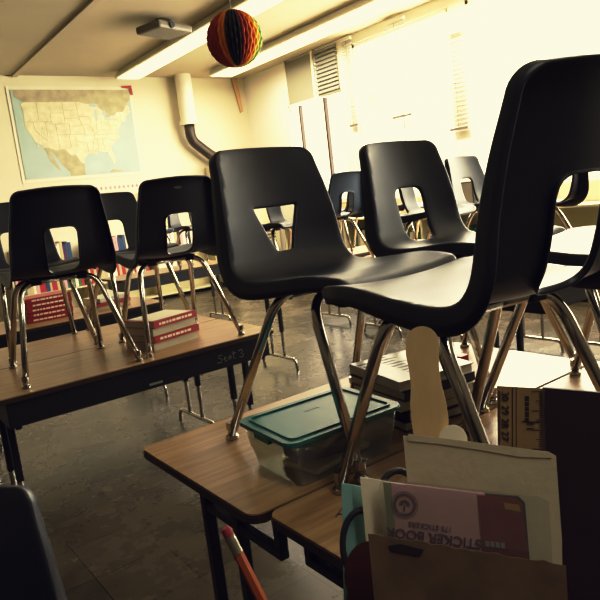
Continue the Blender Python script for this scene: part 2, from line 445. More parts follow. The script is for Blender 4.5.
# left block
chair('arch', .822, 3.03, T, math.radians(-3), 'leftmost black chair seen from behind on the scribbled table')
chair('arch', 1.375, 3.03, T, math.radians(-3), 'black chair with a small oval mould mark on its back, behind the four books')
chair('arch', 1.44, 3.64, T, PI, 'black chair facing the camera between the two leftmost chairs seen from behind')
chair('arch', .86, 3.64, T, PI, 'black chair seen only through the hole of the leftmost chair')
# middle distance
chair('blue', 3.60, 4.38, T, 0, 'chair coloured as if blue-lit, just right of the large central chair, on the middle-distance table', GC)
chair('arch', 3.05, 4.40, T, PI+.1, 'far black chair seen through the trapezoid hole', GC)
chair('blue', 4.62, 4.38, T, PI, 'chair coloured as if blue-lit, facing the camera, seen through the arched hole of the chair in front', GC)
chair('arch', 4.62, 5.30, T, 0, 'far black chair on the farthest centre table', GC)
chair('arch', 3.22, 2.92, T, PI+math.radians(14), 'black chair beyond the arched-hole chair, seat pointing right', GC)
chair('arch', 3.92, 2.92, T, PI, 'pale-lit chair half hidden by the top left edge of the nearest chair', GC)
chair('arch', 3.42, 2.28, T, 0, 'dark chair seen through the hole of the nearest chair at the right edge', GC)
chair('blue', 2.95, 6.80, T, math.radians(170), 'chair coloured as if pale blue-lit, seen through the hole of the chair with the mould mark', GC)
chair('arch', 3.50, 6.80, T, math.radians(180), 'farthest black chair on the table by the low bookcase', GC)

# mould mark on the second left chair's back: belongs to that chair
for o in [c for c in bpy.data.objects if c.get('label', '').startswith('black chair with a small oval')]:
    P, N = surf(0, ST-.035); c0 = P - N*.0062
    d = prof(ST-.035)[1]; Uv = Vector((0, d.x, d.y)); bm = bmesh.new()
    slab(bm, [c0+Vector((1, 0, 0))*.020*math.cos(a)+Uv*.006*math.sin(a) for a in [2*PI*k/20 for k in range(20)]], -N*.0015)
    tag(fin(bm, 'mould_mark', M['grey'], o), 'small grey oval mould mark')
# scribble on the left table's apron
sc = bmesh.new()
def scrib(pts, r=.0016): tube(sc, [(p[0], -TD/2+.0105, p[1]) for p in pts], r, 6)
X0, Z0 = .33, TH-.082
scrib([(X0+.03, Z0+.018), (X0+.012, Z0+.02), (X0+.008, Z0+.008), (X0+.026, Z0-.002), (X0+.02, Z0-.016), (X0, Z0-.014)])
scrib([(X0+.036, Z0-.004), (X0+.052, Z0+.0), (X0+.046, Z0+.008), (X0+.038, Z0-.006), (X0+.046, Z0-.016), (X0+.058, Z0-.012)])
scrib([(X0+.062, Z0-.002), (X0+.074, Z0+.006), (X0+.07, Z0-.014), (X0+.062, Z0-.010), (X0+.076, Z0+.004), (X0+.082, Z0-.012)])
scrib([(X0+.094, Z0+.024), (X0+.092, Z0-.012), (X0+.102, Z0-.014)]); scrib([(X0+.084, Z0+.012), (X0+.108, Z0+.014)])
scrib([(X0+.125, Z0+.016), (X0+.14, Z0+.022), (X0+.15, Z0+.012), (X0+.136, Z0+.002), (X0+.152, Z0-.006), (X0+.142, Z0-.018), (X0+.126, Z0-.014)])
tag(fin(sc, 'chalk_writing', M['chalk'], LT), 'faint grey handwriting')
boxo('book_slot', (-.03, -TD/2+.0085, TH-.115), (.035, -TD/2+.0115, TH-.104), M['chalk'], LT, .001)  # slot in the apron, its highlight put in as a pale colour

# ------------------------------------------------------------------ books
def book(x, y, z, w, d, h, rz, cover, label, group, spine='y', text=False, pattern=False):
    t = empty('textbook', (x, y, z), label, 'book', rz, group)
    c = .003
    bm = bmesh.new()
    box(bm, (-w/2, -d/2, 0), (w/2, d/2, c), .0008); box(bm, (-w/2, -d/2, h-c), (w/2, d/2, h), .0008)
    if spine == '-y': box(bm, (-w/2, -d/2, 0), (w/2, -d/2+c, h), .0008)
    elif spine == '+y': box(bm, (-w/2, d/2-c, 0), (w/2, d/2, h), .0008)
    elif spine == '-x': box(bm, (-w/2, -d/2, 0), (-w/2+c, d/2, h), .0008)
    else: box(bm, (w/2-c, -d/2, 0), (w/2, d/2, h), .0008)
    fin(bm, 'cover', M[cover], t)
    boxo('pages', (-w/2+.005, -d/2+.005, c), (w/2-.005, d/2-.005, h-c), M['pages'], t)
    if text and spine == '-y':                       # worn white title marks along the spine
        bm = bmesh.new(); xx = -w*.38
        while xx < w*.3:
            l = random.uniform(.012, .035); box(bm, (xx, -d/2-.0008, h*.35), (xx+l, -d/2+.0004, h*.68)); xx += l+.006
        fin(bm, 'spine_title', M['paper'], t)
    if pattern:
        bm = bmesh.new()
        for k in range(9):
            yy = -d/2+.03+k*.026
            slab(bm, [(-w*.20+(.02 if k % 2 else 0), yy, h+.0006), (-w*.02+(.02 if k % 2 else 0), yy+.004, h+.0006), (-w*.06, yy+.014, h+.0006), (-w*.22, yy+.010, h+.0006)], Vector((0, 0, -.0006)))
        for k in range(3): slab(bm, [(-w*.46, d*.10+k*.03, h+.0006), (-w*.34, d*.10+k*.03, h+.0006), (-w*.34, d*.12+k*.03+.01, h+.0006), (-w*.46, d*.12+k*.03+.006, h+.0006)], Vector((0, 0, -.0006)))
        fin(bm, 'cover_print', M['greyprint'], t)
    return t
M['greyprint'] = mat('grey_print', '4b4a48', .5); M['glosscover'] = mat('pale_gloss_cover', 'b8b7ac', .3, var=.12, scale=14)
M['darkcover'] = mat('dark_book_cover', '2b2a2c', .5)
# four books on the left table
g = 'four textbooks stacked on the left table'; z = T
for k, (cv, sp, tx, lb) in enumerate([('beige', '+y', False, 'pale page-edge-out textbook lowest of the four books on the left table'),
                                      ('red', '-y', True, 'red-spined textbook second from the bottom on the left table'),
                                      ('beige', '+y', False, 'pale page-edge-out textbook third from the bottom on the left table'),
                                      ('red', '-y', True, 'red-spined textbook topmost of the four books on the left table')]):
    h = .035; book(1.295+.005*(k % 2), 3.03+.004*k, z, .29, .23, h, math.radians(13+1.5*k), cv, lb, g, sp, tx); z += h+.0004
o = boxo('paper_sheet', (-.12, -.10, 0), (.13, .10, .001), M['paper']); o.location = (1.295, 3.04, z+.0003); o.rotation_euler = (0, 0, math.radians(15))
tag(o, 'pale sheet lying on top of the four stacked textbooks', 'paper')
# red stack on the distant left table
z = T
for k in range(5):
    book(1.19+.004*(k % 2), 4.78, z, .31, .23, .034, math.radians(-2+k), 'red', ['lowest red book', 'second red book from the bottom', 'middle red book', 'fourth red book from the bottom', 'topmost red book'][k]+' of the stack at the far left edge', 'red books on the distant left table', '-y', True); z += .0344
z = T
for k in range(3):
    book(1.62, 4.72, z, .27, .22, .03, math.radians(8*k), ['beige', 'red', 'glosscover'][k], ['low pale book', 'red book in the middle', 'pale glossy book on top'][k]+' of the small pile right of the red stack', 'small pile right of the red stack', '-y'); z += .0304
# near stack behind the bin
z = T; g = 'textbooks stacked behind the teal-lidded bin'
for k in range(5):
    h = .028; top = k == 4
    book(1.30, 1.30, z, .255, .265, h, math.radians([-9, -5, -12, -7, -11][k]), 'glosscover' if top else ['darkcover', 'maroon', 'beige', 'darkcover'][k],
         ['lowest book', 'second book from the bottom', 'middle book', 'fourth book from the bottom', 'top book with a zigzag-printed glossy cover'][k]+' of the stack behind the teal-lidded bin', g, '-x' if k in (1, 4) else '-y' if k == 3 else '+x', False, top); z += h+.0004

# ------------------------------------------------------------------ plastic bin with teal lid
def make_bin():
    t = empty('storage_bin', (.915, 1.245, T), 'clear plastic shoebox bin with a teal lid on the near table', 'storage bin', math.radians(-3))
    w, d, h = .165, .118, .108
    bm = bmesh.new(); prev = None
    for z, k in ((.0, .86), (.004, .87), (.05, .93), (.052, .945), (h, .99)):
        ring = [bm.verts.new((px, py, z)) for px, py in rrect(-w*k, -d*k, w*k, d*k, .022, 5)]
        if prev:
            for i in range(len(ring)): bm.faces.new((prev[i], prev[(i+1) % len(ring)], ring[(i+1) % len(ring)], ring[i]))
        else: bm.faces.new(ring[::-1])
        prev = ring
    o = fin(bm, 'bin_body', M['clear'], t, ang=40); so = o.modifiers.new('thickness', 'SOLIDIFY'); so.thickness = .0016; so.offset = -1
    bm = bmesh.new()
    slab(bm, [(px, py, h+.001) for px, py in rrect(-w-.008, -d-.008, w+.008, d+.008, .026, 6)], Vector((0, 0, .010)))
    bmesh.ops.bevel(bm, geom=[e for e in bm.edges if abs(e.verts[0].co.z-e.verts[1].co.z) < 1e-5 and e.verts[0].co.z > h+.005], offset=.003, segments=2, affect='EDGES')
    fin(bm, 'lid', M['teal'], t, ang=30)
    bm = bmesh.new(); a = rrect(-w+.012, -d+.012, w-.012, d-.012, .018, 6); b = rrect(-w+.018, -d+.018, w-.018, d-.018, .014, 6); n = len(a)
    A = [bm.verts.new((p[0], p[1], h+.0112)) for p in a]; A2 = [bm.verts.new((p[0], p[1], h+.0150)) for p in a]
    B = [bm.verts.new((p[0], p[1], h+.0112)) for p in b]; B2 = [bm.verts.new((p[0], p[1], h+.0150)) for p in b]
    for i in range(n):
        j = (i+1) % n
        for q in ((A[i], A[j], A2[j], A2[i]), (A2[i], A2[j], B2[j], B2[i]), (B2[i], B2[j], B[j], B[i]), (B[i], B[j], A[j], A[i])): bm.faces.new(q)
    fin(bm, 'lid_rim', M['teal'], t)
    for sx in (-1, 1): boxo('lid_latch', (sx*(w+.004)-.006, -.035, h-.012), (sx*(w+.004)+.006, .035, h+.006), M['teal'], t, .003)
    text = bmesh.new()
    for k in range(5): box(text, (-.02+k*.009, .03, h+.0108), (-.015+k*.009, .042, h+.0116), .0003)
    fin(text, 'embossed_mark', M['teal'], t)
    return t
make_bin()
# things inside the bin
def inbin(name, lo, hi, m, rz, label, cat, loc):
    o = boxo(name, lo, hi, m, None, .002); o.location = loc; o.rotation_euler = (0, 0, rz); return tag(o, label, cat)
inbin('paper_pad', (-.10, -.06, 0), (.10, .06, .012), M['paper'], .15, 'pad of pale paper lying on the floor of the teal-lidded bin', 'paper pad', (.92, 1.24, T+.004))
inbin('pencil_case', (-.085, -.045, 0), (.085, .045, .028), M['greyprint'], -.2, 'dark pencil case inside the teal-lidded bin', 'pencil case', (.91, 1.25, T+.017))
inbin('marker_box', (-.06, -.035, 0), (.06, .035, .018), M['beige'], .35, 'small beige box lying on the case inside the teal-lidded bin', 'box', (.93, 1.25, T+.046))

# little hair-wire clip lying on the table front
bm = bmesh.new(); tube(bm, fillet([(0, 0, .002), (.055, .012, .002), (.05, -.022, .002), (.02, -.035, .002), (.012, .004, .002)], .004, 4), .0011, 6)
o = fin(bm, 'bent_wire', M['ink']); o.location = (.735, .985, T); o.rotation_euler = (0, 0, .3); tag(o, 'thin dark bent wire loop lying by the foot of the nearest chair', 'wire')

# ------------------------------------------------------------------ foreground organiser and its papers
nd = math.radians(50); tilt = math.radians(14)
NH = Vector((math.sin(nd), math.cos(nd), 0)); NP = (NH*math.cos(tilt) - Vector((0, 0, 1))*math.sin(tilt)).normalized()
NP = (NH*math.cos(tilt) - Vector((0, 0, math.sin(tilt)))).normalized()     # cards lean back, away from the eye
def P(d): return Vector((0, 0, 1.20)) + NH*d
def card(name, pix, d, m, th=.0012, label=None, cat=None, parent=None):
    pts = [on_plane(x, y, P(d), NP) for x, y in pix]; bm = bmesh.new(); slab(bm, pts, NP*th); o = fin(bm, name, m, parent)
    if label: tag(o, label, cat)
    return o
def arc(cx, cy, r, a0, a1, n=8, ry=None): return [(cx+r*math.cos(math.radians(a0+(a1-a0)*k/n)), cy+(ry or r)*math.sin(math.radians(a0+(a1-a0)*k/n))) for k in range(n+1)]
card('craft_paddle', arc(422, 343, 16.5, 180, 360, 12, 17) + [(438.5, 355), (439, 368), (441.5, 385), (446, 402), (448.5, 420), (448, 450), (452, 620), (421, 620), (416, 450), (412, 425), (410, 405), (411, 385), (408.5, 368), (405.8, 355)], .405, M['craft'], .0028,
     'pale wooden paddle stick with a rounded tip standing behind the envelope', 'craft stick')
card('round_tag', arc(453, 441, 14.5, 180, 360, 12, 16) + [(468, 520), (438.5, 520)], .398, M['paper'], .001, 'small cream round-topped card tucked between paddle stick and envelope', 'card')
# ruler
def ruler():
    d = .405; pix = [(497, 386), (543, 388.5), (549, 620), (501, 620)]
    t = empty('ruler', P(d), 'wooden ruler with dark printed numbers standing right of the paddle stick', 'ruler'); Mi = Matrix.Translation(-t.location)
    b = card('ruler_body', pix, d, M['rulerwood'], .0028, parent=t); b.data.transform(Mi)
    bm = bmesh.new()
    def ln(x0, y0, x1, y1):
        pts = [on_plane(x, y, P(d-.0003), NP) for x, y in ((x0, y0), (x1, y0+(x1-x0)*.045), (x1, y1+(x1-x0)*.045), (x0, y1))]; slab(bm, pts, NP*.0002)
    for k in range(46):
        y = 391+k*2.4; l = 11 if k % 8 == 0 else 7 if k % 4 == 0 else 4
        ln(543-l, y, 542.5, y+.55)
    for k in range(60): ln(498, 391+k*1.45, 500.5, 391.5+k*1.45)
    ln(512, 388, 513, 600); ln(516, 388, 516.6, 600)
    for y0, h in ((396, 5), (402, 4), (407, 4), (412, 5), (418, 3)): ln(525, y0, 529, y0+h)
    ln(522, 421, 540, 422)
    m = fin(bm, 'tick_marks', M['ink'], t); m.data.transform(Mi)
    ex = (on_plane(543, 400, P(d), NP)-on_plane(497, 398, P(d), NP)).normalized(); ey = NP.cross(ex).normalized()
    if ey.z < 0: ey = -ey
    for s, (px, py) in (('30', (505, 396)), ('29', (505, 410)), ('28', (505, 423)), ('27', (505, 436)), ('11', (530, 426))):
        c = on_plane(px, py, P(d-.0004), NP); xa, ya = -ey, ex      # digits turned on their side
        Mx = Matrix(((xa.x, ya.x, -NP.x, c.x), (xa.y, ya.y, -NP.y, c.y), (xa.z, ya.z, -NP.z, c.z), (0, 0, 0, 1)))
        text_mesh('ruler_number', s, .0062, M['ink'], t, Mi @ Mx)
ruler()
card('notebook', [(545, 388), (640, 396), (640, 640), (552, 640)], .402, M['maroon'], .012, 'dark maroon notebook standing beside the ruler at the right edge', 'notebook')
# manila envelope
def envelope():
    d = .392; t = empty('envelope', P(d), 'blank grey-cream envelope standing in the middle of the foreground organiser', 'envelope'); Mi = Matrix.Translation(-t.location)
    e = card('envelope_body', [(403, 436), (549, 452), (556, 456), (562, 540), (563, 620), (420, 620), (411, 520)], d, M['env'], .0012, parent=t); e.data.transform(Mi)
    e = card('flap', [(408, 441), (408, 434), (480, 443), (549, 452), (552, 458), (520, 457), (480, 450), (440, 444)], d-.0006, M['env'], .0005, parent=t); e.data.transform(Mi)
    return t
envelope()
card('note_sheet', [(360, 477), (386, 481), (392, 484), (402, 560), (402, 620), (374, 620), (366, 540)], .383, M['paper'], .0006, 'narrow cream paper sheet left of the sticker book', 'paper')
card('colour_card', [(341.5, 483), (364, 487), (372, 520), (374, 620), (344, 620)], .390, M['tealcard'], .0006, 'teal card at the left end of the foreground organiser', 'card')
# sticker book in its clear sleeve
def sticker_book():
    d = .374; t = empty('sticker_book', P(d), 'pink sticker book turned upside down in the foreground', 'book'); Mi = Matrix.Translation(-t.location)
    q = [(391, 483), (484, 494), (497, 552), (492, 600), (402, 600)]
    card('cover', q, d, M['pink'], .003, parent=t).data.transform(Mi)
    card('spine', [(383, 482), (391, 483), (402, 600), (394, 600)], d, M['mossy'], .003, parent=t).data.transform(Mi)
    ex = (on_plane(484, 494, P(d), NP)-on_plane(391, 483, P(d), NP)).normalized(); ey = NP.cross(ex).normalized()
    if ey.z < 0: ey = -ey
    def tx(s, px, py, size, bold=0):
        c = on_plane(px, py, P(d-.0004), NP); xa, ya = -ex, -ey      # the book stands on its head
        Mx = Matrix(((xa.x, ya.x, -NP.x, c.x), (xa.y, ya.y, -NP.y, c.y), (xa.z, ya.z, -NP.z, c.z), (0, 0, 0, 1)))
        tm = text_mesh('cover_lettering', s, size, M['purple'], t, Mi @ Mx, bold=bold); tm['label'] = 'purple upside-down lettering'
    tx('STICKER BOOK', 433, 537.5, .0083, .0001); tx('175 STICKERS', 430, 526.5, .0044)
    bm = bmesh.new(); c = on_plane(404.5, 505, P(d-.0004), NP)
    def rg(r0, r1):
        n = 36
        for k in range(n):
            a, b = 2*PI*k/n, 2*PI*(k+.72)/n
            slab(bm, [c+ex*r0*math.cos(a)+ey*r0*math.sin(a), c+ex*r1*math.cos(a)+ey*r1*math.sin(a), c+ex*r1*math.cos(b)+ey*r1*math.sin(b), c+ex*r0*math.cos(b)+ey*r0*math.sin(b)], NP*.0002)
    rg(.0078, .0082); rg(.0056, .0071); rg(.0052, .0054)
    for a in range(5):                                                  # tree crown and trunk
        an = math.radians(90+(a-2)*38); cc = c+ex*.0022*math.cos(an)+ey*(.0022*math.sin(an)); 
        slab(bm, [cc+ex*.0014*math.cos(t2)+ey*.0011*math.sin(t2) for t2 in [2*PI*k/8 for k in range(8)]], NP*.0002)
    slab(bm, [c-ex*.0004, c+ex*.0004, c+ex*.0006-ey*.004, c-ex*.0006-ey*.004], NP*.0002)
    e = fin(bm, 'round_emblem', M['purple'], t); e.data.transform(Mi); e['label'] = 'round purple emblem with a tree'
M['mossy'] = mat('faded_green_spine', '7d8466', .6)
sticker_book()
card('plastic_sleeve', [(379, 486)]+arc(386, 486, 7, 180, 270, 4)+[(540, 497), (549, 502), (556, 620), (392, 620)], .370, M['film'], .0004, 'clear plastic sleeve around the sticker book and the red case', 'plastic sleeve')
def redcase():
    d = .374; t = empty('small_case', P(d), 'small red flat case with rounded corners beside the sticker book', 'case'); Mi = Matrix.Translation(-t.location)
    card('case_edge', [(485, 494), (519, 497), (525, 503), (533, 600), (497, 600)], d, M['darkcover'], .003, parent=t).data.transform(Mi)
    card('front_print', [(478+0, 496), (478, 496)][:0]+[(477.5, 495), (516, 498.5), (522, 504), (528, 552), (527, 598), (487, 598)], d-.0006, M['red_dark'], .0006, parent=t).data.transform(Mi)
    card('yellow_patch', [(504, 503), (519, 505), (521, 512), (505, 509)], d-.001, M['yellow'], .0004, parent=t).data.transform(Mi)
    bm = bmesh.new()
    for k in range(4): slab(bm, [on_plane(x, y, P(d-.001), NP) for x, y in ((485+k*5.2, 541+k*.5), (489+k*5.2, 541.5+k*.5), (489.6+k*5.2, 547+k*.5), (485.6+k*5.2, 546.5+k*.5))], NP*.0003)
    e = fin(bm, 'pale_lettering', M['bluewhite'], t); e.data.transform(Mi)
M['red_dark'] = mat('deep_red_print', '7d1f22', .5, var=.15, scale=80)
redcase()
# torn brown paper at the front
random.seed(3)
torn = [(368, 534)] + [(368+k*8, 534+k*1.25+random.uniform(-1.6, 1.6)) for k in range(1, 24)] + [(566, 566)]
card('brown_paper_bag', torn+[(570, 640), (378, 640)], .362, M['brownpaper'], .0008, 'torn-edged dark brown paper at the very front of the organiser', 'paper bag')
card('print_scrap', [(388, 546), (400, 544), (424, 550), (420, 556), (404, 553), (392, 551)], .3612, M['ink'], .0003, 'black ink smear on the torn brown paper', 'marking')
# scissors: rings standing at left
def scissors():
    t = empty('scissors', P(.386), 'black-handled scissors, rings up, beside the teal card', 'scissors'); Mi = Matrix.Translation(-t.location)
    ex = RT0; 
    for px, py, rx, ry in ((366, 548, .0150, .024), (400, 500, .0135, .019)):
        c = on_plane(px, py, P(.387 if px < 380 else .400), NP); e2 = NP.cross(RT0).normalized(); bm = bmesh.new(); ring = [c+RT0*rx*math.cos(a)+e2*ry*math.sin(a) for a in [2*PI*k/28 for k in range(29)]]
        tube(bm, ring, .0022, 8, False); o = fin(bm, 'handle_ring', M['darkcover'], t, smooth=True); o.data.transform(Mi)
    bm = bmesh.new(); a, b = on_plane(372, 590, P(.386), NP), on_plane(385, 660, P(.386), NP); slab(bm, [a-RT0*.004, a+RT0*.004, b+RT0*.002, b-RT0*.002], NP*.0012)
    o = fin(bm, 'blade', M['nickel'], t); o.data.transform(Mi)
scissors()
card('wooden_disc', arc(368, 575, 24, 150, 390, 16, 33)+[(390, 620), (346, 620)], .380, M['redwood'] if 'redwood' in M else M['maroon'], .002, 'reddish-brown round-edged piece under the scissors rings', 'wooden disc')
M['redwood'] = mat('red_brown_wood', '4f2419', .6, var=.2, scale=10, stretch=(1, 1, 12))
bpy.data.objects['wooden_disc'].data.materials[0] = M['redwood']

# organiser box and the cart it stands on (all below the picture edge, dark)
def organiser():
    side = Vector((math.cos(nd), -math.sin(nd), 0)); c = Vector((0, 0, 0))+NH*.378+side*.036
    t = empty('desk_organiser', (c.x, c.y, 1.0), 'dark cardboard organiser holding envelope, ruler and sticker book', 'organiser', -nd)
    w, dp, h = .118, .032, .118
    bm = bmesh.new(); box(bm, (-w, -dp, 0), (w, dp, .003)); 
    for lo, hi in (((-w, -dp, 0), (w, -dp+.003, h)), ((-w, dp-.003, 0), (w, dp, h+.01)), ((-w, -dp, 0), (-w+.003, dp, h)), ((w-.003, -dp, 0), (w, dp, h))): box(bm, lo, hi, .0008)
    fin(bm, 'organiser_body', M['card'], t)
organiser()
def pencil():
    a, b = Vector((.1755, .3575, 1.1815)), Vector((.187, .337, 1.125)); u = (b-a).normalized()
    t = empty('pencil', a, 'orange pencil with a pink eraser, eraser end up', 'pencil')
    q = u.to_track_quat('Z', 'Y').to_matrix().to_4x4()
    L = .17
    for nm, z0, z1, r, mm, seg in (('shaft', .018, L, .0036, M['pencil'], 6), ('ferrule', .006, .0185, .0038, M['ferrule'], 16), ('eraser', 0, .007, .0034, M['eraser'], 14)):
        bm = bmesh.new()
        if nm == 'eraser': lathe(bm, [(.002, 0), (.003, .0006), (.0034, .002), (.0034, z1)], seg)
        elif nm == 'ferrule': lathe(bm, [(.0038, z0), (.0036, z0+.002), (.0039, z0+.003), (.0036, z0+.0045), (.0038, z0+.006), (.0036, z0+.009), (.0038, z1)], seg)
        else: lathe(bm, [(r, z0), (r, z1-.02), (.001, z1)], seg)
        bm.transform(q); fin(bm, nm, mm, t, ang=30)
    e = a+u*L
    c = empty('pencil_cup', (e.x-.016, e.y-.002, .9965), 'dark cup holding the orange pencil', 'cup')
    bm = bmesh.new(); lathe(bm, [(.030, 0), (.033, .075), (.0315, .075), (.0285, .003)], 24); fin(bm, 'cup_wall', M['card'], c, ang=40)
pencil()
def cart():
    t = empty('storage_cart', (.30, .12, 0), 'dark storage cart under the foreground organiser', 'cart')
    bm = bmesh.new(); box(bm, (-.28, -.32, .955), (.235, .27, .995), .006); fin(bm, 'cart_top', M['card'], t)
    bm = bmesh.new(); box(bm, (-.26, -.30, .10), (.21, .25, .955), .004); fin(bm, 'cabinet_body', M['dark_screen'], t)
    for sx in (-.23, .18):
        for sy in (-.27, .22):
            bm = bmesh.new(); tube(bm, [(sx-.012, sy, .04), (sx+.012, sy, .04)], .04, 16); fin(bm, 'caster', M['black_metal'], t)
            boxo('caster_fork', (sx-.018, sy-.014, .04), (sx+.018, sy+.014, .10), M['black_metal'], t)
cart()

# ------------------------------------------------------------------ room shell
XW, YB, CZ = 6.46, 9.90, 3.53; XL, YF = -3.2, -2.6
def st(name, lo, hi, m, bev=0): return tag(boxo(name, lo, hi, m, None, bev), kind='structure')
st('floor', (XL, YF, -.1), (XW+.2, YB+.2, 0), M['floor'])
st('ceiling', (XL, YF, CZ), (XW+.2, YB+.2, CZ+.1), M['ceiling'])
st('wall_back', (XL, YB, 0), (XW+.2, YB+.15, CZ), M['wall'])
st('wall_left', (XL-.15, YF, 0), (XL, YB+.15, CZ), M['wall_darkened'])
st('wall_front', (XL, YF-.15, 0), (XW+.2, YF, CZ), M['wall_darkened'])
# right wall with window openings
SILL, HEAD = 1.22, 3.40
opens = [(7.34, 8.70), (5.30, 7.06), (3.30, 5.06), (1.30, 3.06), (-.70, 1.06)]
bm = bmesh.new(); box(bm, (XW, YF, 0), (XW+.18, YB, SILL)); box(bm, (XW, YF, HEAD), (XW+.18, YB, CZ))
ys = sorted([YF]+[v for o in opens for v in o]+[YB])
for a, b in zip(ys[::2], ys[1::2]): box(bm, (XW, a, SILL), (XW+.18, b, HEAD))
tag(fin(bm, 'wall_right', M['wall_glare']), kind='structure')
st('baseboard_back', (XL, YB-.015, 0), (XW, YB, .10), M['cream']); st('baseboard_right', (XW-.015, YF, 0), (XW, YB-.015, .10), M['cream'])
for i, (a, b) in enumerate(opens):
    t = bpy.data.objects.new('window_%d' % (i+1), None); C.objects.link(t); t.location = (XW+.06, (a+b)/2, SILL); t['kind'] = 'structure'
    w = (b-a)/2; h = HEAD-SILL; f = .05; bm = bmesh.new()
    box(bm, (-.03, -w, 0), (.03, w, f), .004); box(bm, (-.03, -w, h-f), (.03, w, h), .004); box(bm, (-.03, -w, 0), (.03, -w+f, h), .004); box(bm, (-.03, w-f, 0), (.03, w, h), .004)
    if i: box(bm, (-.025, -.02, f), (.025, .02, h-f), .004); 
    box(bm, (-.028, -w+f, 1.60), (.028, w-f, 1.65), .004)
    fin(bm, 'window_frame', M['white'], t)
    boxo('pane', (-.004, -w+f, f), (.004, w-f, h-f), M['pane'], t)
    boxo('window_sill', (-.14, -w-.03, -.03), (-.03, w+.03, 0), M['tan'] if i == 0 else M['white'], t, .005)
# first window: pale shade, louvred vent, two dark mullions
t = bpy.data.objects['window_1']; yc = (7.34+8.70)/2; wz = SILL
def wl(lo, hi): return [(lo[0]-XW-.06, lo[1]-yc, lo[2]-wz), (hi[0]-XW-.06, hi[1]-yc, hi[2]-wz)]
a, b = wl((XW-.03, 7.92, 2.84), (XW+.02, 8.64, 3.50)); boxo('vent_panel', a, b, M['greypane'], t, .01)
bm = bmesh.new()
for lo, hi in (((XW-.045, 7.88, 2.80), (XW-.0, 7.93, 3.53)), ((XW-.045, 8.60, 2.80), (XW, 8.66, 3.53)), ((XW-.045, 7.9, 2.79), (XW, 8.64, 2.84))):
    a, b = wl(lo, hi); box(bm, a, b, .004)
fin(bm, 'vent_frame', M['white'], t)
bm = bmesh.new()
for k in range(11):
    z = 2.87+k*.058; a, b = wl((XW-.035, 7.36, z), (XW+.0, 7.87, z+.035)); box(bm, a, b, .004)
fin(bm, 'louvre_slats', M['louvre'], t)
a, b = wl((XW-.002, 7.36, 2.84), (XW+.004, 7.87, 3.5)); boxo('louvre_backing', a, b, M['greypane'], t)
for nm, y, z0, z1, dy in (('mullion', 8.36, 1.25, 2.80, .03), ('mullion', 7.73, 1.25, 2.80, .038)):
    a, b = wl((XW-.03, y-dy/2, z0), (XW+.03, y+dy/2, z1)); boxo(nm, a, b, M['mullion'], t, .003)
# narrow blinds
def blind(y0, y1, z0, z1, n, label):
    t = empty('window_blind', (XW-.05, (y0+y1)/2, z0), label, 'blind', 0, 'narrow slatted blinds on the window wall'); w = (y1-y0)/2
    bm = bmesh.new()
    for k in range(n):
        z = .05+(z1-z0-.1)*k/(n-1); box(bm, (-.010, -w, z), (.010, w, z+.006))
    fin(bm, 'slats', M['louvre'], t)
    boxo('bottom_rail', (-.014, -w, 0), (.014, w, .03), M['grey'], t, .003); boxo('head_rail', (-.02, -w, z1-z0-.04), (.02, w, z1-z0), M['white'], t, .003)
    bm = bmesh.new(); tube(bm, [(-.016, 0, .02), (-.016, 0, z1-z0-.02)], .003, 6); fin(bm, 'cord', M['grey'], t)
blind(6.98, 7.17, 2.28, 3.5, 26, 'narrow slatted blind right of the louvred vent')
blind(5.95, 6.30, 2.25, 3.48, 24, 'slatted blind with a long cord left of the middle of the window wall')
blind(5.06, 5.34, 1.95, 3.1, 22, 'faint slatted blind left of the top of the nearest chair')
blind(2.80, 3.08, 2.95, 3.5, 12, 'short slatted blind at the top right corner')
# paper notice with small figures
t = empty('wall_notice', (XW-.02, 6.65, 2.45), 'small paper notice with reddish drawings beside the slatted blind', 'notice')
boxo('sheet', (-.001, -.14, 0), (.001, .14, .26), M['paper'], t)
bm = bmesh.new()
for k in range(9): 
    yy = -.11+.026*k; zz = .05+.10*((k*5) % 3)/2; box(bm, (-.003, yy, zz), (-.001, yy+.014, zz+random.uniform(.02, .07)))
fin(bm, 'drawings', M['trimpink'], t)
bm = bmesh.new(); tube(bm, [(XW-.03, 6.82, 2.83), (XW-.03, 5.96, 2.85)], .006, 8); o = fin(bm, 'curtain_rod', M['louvre']); tag(o, 'thin pale rod running level above the paper notice', 'rod')

# ceiling fixtures
def fixture(x0, x1, y0, y1, label, lit):
    t = empty('ceiling_light', ((x0+x1)/2, (y0+y1)/2, CZ-.10), label, 'ceiling light', 0, 'long strip lights on the ceiling'); w, l = (x1-x0)/2, (y1-y0)/2
    bm = bmesh.new(); slab(bm, [(-w*.75, -l, .10), (w*.75, -l, .10), (w, -l, .02), (w, -l, 0), (-w, -l, 0), (-w, -l, .02)], Vector((0, 2*l, 0))); fin(bm, 'housing', M['white'], t)
    boxo('lens', (-w+.03, -l+.03, -.012), (w-.03, l-.03, 0), M['lens'] if lit else M['white'], t, .003)
fixture(3.95, 4.35, -1.0, 9.55, 'long white strip light left of the honeycomb ball', True)
fixture(5.42, 5.85, -1.0, 9.3, 'long white strip light running behind the honeycomb ball', True)
fixture(.40, .80, -2.5, .3, 'added unseen strip light behind the camera, filling the foreground', True)  # added behind the camera to brighten the foreground
t = bmesh.new(); box(t, (2.56, -2, CZ-.03), (2.64, 9.88, CZ), .004); tag(fin(t, 'trim_1', M['ceiling']), kind='structure')
